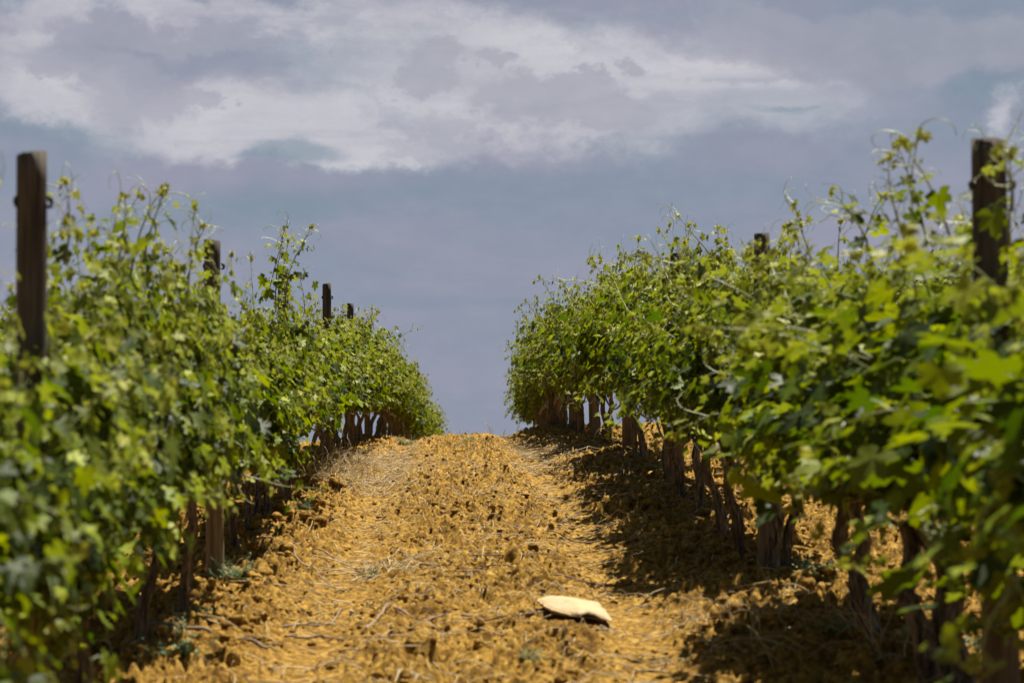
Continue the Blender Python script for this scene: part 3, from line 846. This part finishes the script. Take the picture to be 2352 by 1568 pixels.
for side, ds, X in (('left', LP_d, XL), ('right', RP_d, XR)):
    for k, y in enumerate(ds):
        x = X + float(bend(np.array(y))) + (.014 if (k == 0 and side == 'left') else .026 if k == 0 else 0)
        if k == 0:
            lab = ("thick out of focus dark wooden post at the near end of the right row" if side == 'right'
                   else "out of focus brown wooden post standing tallest at the near end of the left row")
        else: lab = f"round weathered wooden post, {ordn[k]} from the near end of the {side} row"
        sx = 1.27 if (side == 'right' and k == 0) else random.uniform(.97, 1.04)
        szz = {('left', 0): 1.025, ('left', 1): .985, ('right', 0): 1.01, ('right', 2): .98, ('right', 3): .92, ('right', 4): .93}.get((side, k), random.uniform(.99, 1.015))
        place_post((k + (side == 'right')) % 3, x, y, lab, f"wooden posts of the {side} row", sx, szz, random.uniform(-.25, .25), (random.uniform(-.012, .012), random.uniform(-.012, .012)) if k else (0, 0))
for side, X in (('left', XLL), ('right', XRR)):
    for k, y in enumerate((19.9,) if side == 'right' else ()):
        place_post(k % 3, X + float(bend(np.array(y))), y, "dark wooden post mostly hidden by leaves, standing in the next row beyond the right one",
                   None, 1, random.uniform(.98, 1.02), random.uniform(-.2, .2))

# ------------------------------------------------------------------ drip hose and wires of each row
def row_line(X, ys, zfun, r, name, mat, n=6):
    P = []
    for y in ys:
        x = X + float(bend(np.array(y))); P.append((x, y, gz(x, y) + zfun(y)))
    v, f = tube(np.array(P), r, n); a = Acc(); a.add(v, f); return a.build(name, mat)
def sag(row, depth, base):
    row = np.array(row)
    def f(y):
        k = np.searchsorted(row, y)
        if k == 0 or k >= len(row): return base
        a, b = row[k - 1], row[k]; t = (y - a) / (b - a)
        rs = hash2(np.array([k]), np.array([3]), 9)[0]
        if y < 10.6: return base + .05 - .05 * 4 * t * (1 - t)
        return base - depth * (.25 + 1.0 * rs) * 4 * t * (1 - t) + .03 * (rs - .5)
    return f
hR = row_line(XR - .07, np.arange(5.0, 44, .06), lambda y: sag(R_d, .13, .46)(y), .009, 'drip_hose', HOSE, 8)
tag(hR, "grey plastic drip hose sagging between the trunks of the right row", "hose", "drip hoses")
hL = row_line(XL + .03, np.arange(4.7, 50, .06), lambda y: sag(L_d, .07, .50)(y), .009, 'drip_hose', HOSE, 8)
tag(hL, "grey plastic drip hose running under the leaves of the left row", "hose", "drip hoses")

# ------------------------------------------------------------------ crumpled paper bag on the lane
def build_bag():
    rs = np.random.default_rng(3)
    def pt(px, py, d): return np.array([(px - 1022) / 5200 * d, d])
    out = np.array([pt(1234, 0, 10.1), pt(1262, 0, 10.15), pt(1300, 0, 10.2), pt(1342, 0, 10.15), pt(1376, 0, 10.12), pt(1390, 0, 9.9), pt(1404, 0, 9.45),
                    pt(1372, 0, 9.42), pt(1348, 0, 9.48), pt(1330, 0, 9.45), pt(1306, 0, 9.52), pt(1288, 0, 9.6), pt(1268, 0, 9.7), pt(1256, 0, 9.8), pt(1248, 0, 9.95)])
    c = np.array([(1322 - 1022) / 5200 * 9.8, 9.8])
    base = float(gz(*c))
    m = 14
    dens = []
    for i in range(len(out)):
        a, b = out[i], out[(i + 1) % len(out)]
        for t in np.linspace(0, 1, 5)[:-1]: dens.append(a + (b - a) * t)
    out2 = np.array(dens); n = len(out2)
    out2 += rs.normal(0, .0022, out2.shape)
    def surf(top):
        V = [[*c, 0]]; 
        for k in range(1, m + 1):
            r = k / m
            for j in range(n):
                p = c + (out2[j] - c) * r; V.append([p[0], p[1], 0])
        V = np.array(V); x, y = V[:, 0] - c[0], V[:, 1] - c[1]
        rr = np.concatenate([[0], np.repeat(np.arange(1, m + 1) / m, n)])
        crump = fbm(x * 14, y * 8, 3, 44) * .022 + np.abs(fbm(x * 9 + 3, y * 5 + x * 7, 2, 45)) * .03
        if top:
            h = .011 * (1 - rr ** 5) + .012 * np.exp(-((x + y * .25) / .05) ** 2) * (1 - rr * .4) + crump * (.8 - .2 * rr) + .009
            mouth = np.exp(-((x - .03) / .05) ** 2) * np.clip(-(y + .12) / .15, 0, 1)
            h = h + .018 * mouth
            ds = np.clip((rr - .93) / .07, 0, 1)
            h = h - ds * .008
        else:
            h = .006 + crump * .3 + rr * .004
        g = base_h(V[:, 0], V[:, 1]) + .010
        V[:, 2] = g + h
        return V
    T = surf(True); B = surf(False)
    F3 = np.array([[0, 1 + j, 1 + (j + 1) % n] for j in range(n)])
    Q = np.array([[1 + (k - 1) * n + j, 1 + k * n + j, 1 + k * n + (j + 1) % n, 1 + (k - 1) * n + (j + 1) % n] for k in range(1, m) for j in range(n)])
    N = len(T)
    # skirt closes the rim except at the mouth (front right)
    rim = 1 + (m - 1) * n
    S = []
    for j in range(n):
        yy = out2[j][1]; xx = out2[j][0]
        if yy < 9.51 and (1318 - 1022) / 5200 * 9.5 < xx < (1390 - 1022) / 5200 * 9.8: continue
        S.append([rim + j, N + rim + j, N + rim + (j + 1) % n, rim + (j + 1) % n])
    v = np.vstack([T, B]); org = np.array([c[0], c[1], base]); v = v - org; org = org + np.array([-.02, -.30, -.30 * .0646 + .004])
    o = link_mesh('paper_bag', v, [np.vstack([F3, F3 + N]), np.vstack([Q, Q + N, np.array(S)])], PAPER)
    o.location = org
    sm = o.modifiers.new('thickness', 'SOLIDIFY'); sm.thickness = .0022; sm.offset = 0
    tag(o, "crumpled pale cream paper bag lying flat on the tilled soil of the lane", "paper bag")
build_bag()

# ------------------------------------------------------------------ straw, prunings, weeds
def wisps(acc, n, xf, yf, lmin, lmax, r, lift, tint, arch=.3):
    for i in range(n):
        x, y = xf(), yf()
        L = rng.uniform(lmin, lmax); a = rng.uniform(0, 6.28); k = 7
        t = np.linspace(0, 1, k); cur = rng.normal(0, .6)
        aa = a + cur * t
        px = x + np.cumsum(np.cos(aa)) * L / k; py = y + np.cumsum(np.sin(aa)) * L / k
        g = ground_z(px, py)
        zb = np.maximum(g, np.linspace(g[0], g[-1], k)) + .004 + lift * rng.random() * np.sin(t * 3.1) + arch * 0
        v, f = tube(np.stack([px, py, zb], -1), r * rng.uniform(.6, 1.3), 4)
        acc.add(v, f, [float(np.clip(tint + rng.normal(0, .2), 0, 1)), .5, 0, 1])
def standing(acc, n, cx, cy, sx, sy, hmin, hmax, lean, r=.0021, tint=.05, mat=None):
    for i in range(n):
        x = cx + rng.normal(0, sx); y = cy + rng.normal(0, sy); z = gzc(x, y)
        H = rng.uniform(hmin, hmax); p = cane_path((x, y, z - .01), (rng.normal(lean, .5), rng.normal(0, .5), 1), H, rng.uniform(.5, 5) / max(H, .1) * .35, 1.2, 9)
        v, f = tube(p, np.linspace(r, r * .5, len(p)), 4); acc.add(v, f, [float(np.clip(tint + rng.normal(0, .12), 0, 1)), .5, 0, 1])
rng = np.random.default_rng(77)
A = Acc()
wisps(A, 1900, lambda: rng.uniform(-1.2, 1.7), lambda: 7.6 + 28 * rng.random() ** 1.3, .05, .28, .0021, .03, .05)
wisps(A, 500, lambda: rng.normal(.2, .35), lambda: rng.uniform(10, 30), .04, .2, .002, .03, .3)
wisps(A, 420, lambda: rng.normal(-.62, .2), lambda: rng.uniform(17, 23), .15, .45, .0022, .05, .02)
wisps(A, 220, lambda: rng.normal(.95, .12), lambda: rng.uniform(18, 26), .15, .4, .0022, .04, .02)
wisps(A, 200, lambda: rng.normal(1.3, .3), lambda: rng.uniform(13, 22), .1, .5, .0026, .05, .6)
wisps(A, 300, lambda: rng.normal(.1, .6), lambda: rng.uniform(8, 26), .03, .14, .0022, .02, .85)
wisps(A, 60, lambda: rng.normal(-.32, .05), lambda: rng.normal(11.7, .25), .15, .4, .0024, .02, .03)
tag(A.build('straw', STRAW), "thin dry straw stalks strewn over the soil of the lane", "straw", None, 'stuff')

def grass_thing(name, label, spec, cat='dry grass', group=None, mat=STRAW, tint=.05):
    a = Acc()
    cx, cy = spec[0][1], spec[0][2]
    for (n, x, y, sx, sy, h0, h1, lean) in spec: standing(a, n, x, y, sx, sy, h0, h1, lean, tint=tint)
    org = np.array([cx, cy, gz(cx, cy)])
    a.v = [v - org for v in a.v]
    o = a.build(name, mat); o.location = org
    return tag(o, label, cat, group, 'stuff')
grass_thing('dry_grass_tuft', "tall pale dry grass tuft beside the vine trunk in the left row", [(190, -.88, 18.2, .13, .6, .12, .36, .35), (90, -.84, 20.3, .1, .5, .1, .28, .3)])
grass_thing('dry_grass_tuft', "pale dry grass tuft arching over the crest in the middle of the lane", [(60, .10, 31.5, .28, 1.2, .06, .22, 0)])
grass_thing('dry_grass_tuft', "long pale dry stalks sprawling at the foot of the blurred right row vines", [(50, 1.42, 8.15, .14, .4, .12, .34, -.3), (20, 1.2, 8.8, .1, .2, .1, .25, -.4)])
grass_thing('dry_grass_tuft', "low blurred dry grass between the paper bag and the right row", [(45, .98, 8.9, .14, .2, .05, .16, -.3)])
def stalks():
    k = 0
    for (px, y, h, lab) in [(1128, 31.6, .27, "tallest pale dry stalk standing on the lane crest against the sky"), (1012, 33, .16, "forked dry stalk on the crest near the far end of the left row"),
                            (1188, 32, .15, "short dry stalk on the crest beside the far end of the right row"), (1160, 31, .12, "feathery short stalk on the crest just left of the right row"), (1060, 33, .13, "small pale stalk on the crest near the middle of the lane")]:
        x = (px - 1022) / 5200 * y; z = gzc(x, y); a = Acc()
        main = cane_path((0, 0, -.02), (rng.normal(0, .12), 0, 1), h, .2, .8, 10)
        v, f = tube(main, np.linspace(.0035, .0015, 11), 5); a.add(v, f, [.05, .5, 0, 1])
        for j in range(7):
            q = main[rng.integers(3, 9)]; p = cane_path(q, (rng.normal(0, .7), rng.normal(0, .5), 1), h * rng.uniform(.2, .45), .6, 1.5, 6)
            v, f = tube(p, np.linspace(.002, .0012, 7), 4); a.add(v, f, [.05, .5, 0, 1])
        o = a.build('dry_stalk', STRAW); o.location = (x, y, z); tag(o, lab, 'dry stalk', 'dry stalks on the crest')
stalks()

# cut vine canes (prunings) lying on the lane
def pruning(pts_px, r, label, tint=.1, side_twig=True):
    P = np.array([((px - 1022) / 5200 * d, d) for px, d in pts_px]); k = 26
    t = np.linspace(0, 1, len(P)); u = np.linspace(0, 1, k)
    x = np.interp(u, t, P[:, 0]); y = np.interp(u, t, P[:, 1])
    w = np.hanning(5); w /= w.sum(); x[2:-2] = np.convolve(x, w, 'valid'); y[2:-2] = np.convolve(y, w, 'valid')
    y = y + .012 * np.sin(u * 17) + rng.normal(0, .003, k)
    g = ground_z(x, y); g = np.array([g[max(0, i - 2):i + 3].max() for i in range(k)])
    g = np.convolve(np.pad(g, 2, mode='edge'), w, 'valid') + r * .9
    rr = r * (1 - .35 * u) * (1 + .22 * (np.abs(np.sin(u * 22)) > .95))
    a = Acc(); v, f = tube(np.stack([x, y, g], -1), rr, 8); a.add(v, f, [tint, .5, 0, 1])
    if side_twig:
        for j in rng.integers(6, 20, 2):
            c = np.array([x[j], y[j], g[j]]); e = cane_path(c, (rng.normal(0, 1), rng.normal(0, 1), .35), rng.uniform(.05, .12), 1.2, 1, 5)
            v, f = tube(e, np.linspace(r * .5, r * .25, 6), 5); a.add(v, f, [tint, .5, 0, 1])
    org = np.array([x[0], y[0], g[0]]); a.v = [q - org for q in a.v]
    o = a.build('cut_cane', TWIG); o.location = org
    return tag(o, label, 'cut cane', 'vine prunings on the lane')
pruning([(905, 9.95), (960, 9.48), (1040, 9.70), (1130, 9.48), (1210, 9.45), (1300, 9.62)], .0052, "longest brown cut cane lying crosswise just left of the paper bag")
pruning([(965, 11.5), (1050, 11.35), (1160, 11.3), (1250, 11.15), (1400, 10.85)], .0046, "long thin cut cane lying crosswise beyond the paper bag", .15)
pruning([(1045, 12.0), (1110, 11.95), (1200, 11.8), (1290, 11.9)], .004, "wavy thin cane lying just beyond the one behind the paper bag", .5)
pruning([(843, 9.25), (870, 9.6), (898, 10.05)], .0065, "short thick pale stick pointing away along the lane, front left", .0, False)
pruning([(565, 12.0), (620, 12.2), (690, 12.2), (770, 12.05)], .0055, "grey forked cane lying at the foot of the second left row post", .05)
pruning([(670, 12.2), (690, 11.6), (760, 11.1)], .005, "thin cane pointing at the camera beside the second left row post", .1, False)
pruning([(330, 8.7), (450, 8.75), (560, 8.7), (620, 8.6)], .008, "blurred thick brown cane at the feet of the near left vines", .3)
pruning([(660, 9.0), (740, 9.2), (800, 9.0)], .005, "blurred bent cane on the soil at the front left of the lane", .2)
pruning([(1480, 14.5), (1540, 14.0), (1600, 13.8)], .0045, "dark cane lying in the shade beside the right row", .5)
pruning([(1260, 13.2), (1330, 12.9), (1420, 12.8)], .0045, "pale cane crossing the right hand wheel track", .05)
pruning([(1340, 18), (1420, 17.4), (1490, 16.9)], .005, "dark cane beside the feet of the right row, halfway up the lane", .7)
pruning([(820, 20), (850, 19), (900, 18.2)], .005, "dark cane lying near the tall dry grass tuft", .7)
pruning([(1230, 21), (1300, 20.5), (1370, 20.3)], .0045, "dark crosswise cane near the far end of the shaded strip", .6)
pruning([(640, 9.3), (760, 9.6), (790, 10.3)], .004, "thin grey cane curving over clods at the left of the lane", .1)

# green weeds
def weed(x, y, s, label):
    a = Acc(); n = int(16 + 20 * s)
    for i in range(n):
        an = rng.uniform(0, 6.28); p = cane_path((rng.normal(0, .03 * s), rng.normal(0, .03 * s), 0), (math.cos(an), math.sin(an), rng.uniform(.5, 1.6)), rng.uniform(.03, .10) * s, 4, 1.5, 6)
        for j in range(2, 7):
            for sg in (-1, 1):
                d = np.array([math.cos(an + sg * 1.2), math.sin(an + sg * 1.2), .3]); q = p[j]; w = .0035 * s
                e = q + d * .016 * s
                v = np.array([q, (q + e) / 2 + np.array([-d[1], d[0], 0]) * w, e, (q + e) / 2 - np.array([-d[1], d[0], 0]) * w])
                a.add(v, [[[0, 1, 2, 3]]], [rng.random(), .5, 0, 1])
        v, f = tube(p, .0012, 3); a.add(v, f, [.2, .5, 0, 1])
    o = a.build('green_weed', WEED); o.location = (x, y, gzc(x, y)); tag(o, label, 'weed', 'small green weeds')
def W(px, d, s, label): weed((px - 1022) / 5200 * d, d, s, label)
W(535, 10.75, 1.3, "grey green weed at the foot of the second left row post")
W(400, 8.6, 1.3, "blurred low weed in front of the near left vine trunks")
W(455, 9.3, 1.0, "small weed between near left trunks and the second post")
W(410, 8.0, 1.2, "blurred weed nearest the camera under the left row")
W(1085, 25, 1.4, "dark green weed sprig on the middle of the lane near the crest")
W(1870, 10.3, 1.5, "bluish weed between the thick shaggy trunk and the next nearer trunk")
W(1455, 17.9, 1.4, "weed at the foot of the right row trunks in the shade")
W(1500, 16.6, 1.4, "weed in the shade in front of the fifth right row trunk")
W(700, 14.6, 1.0, "green weed just past the third left row post")
W(860, 11.4, .7, "tiny green sprout in the left wheel track")
W(930, 29, 1.6, "green weed near the far left trunks by the crest")
W(1310, 27, 1.8, "green weed under the far end of the right row")
W(1222, 8.1, .8, "blurred small weed at the bottom middle of the lane")
W(1930, 8.2, 1.1, "blurred bluish weed at the foot of the slim dark right trunk")
W(2250, 7.9, 1.1, "blurred weed behind the near right trunk")
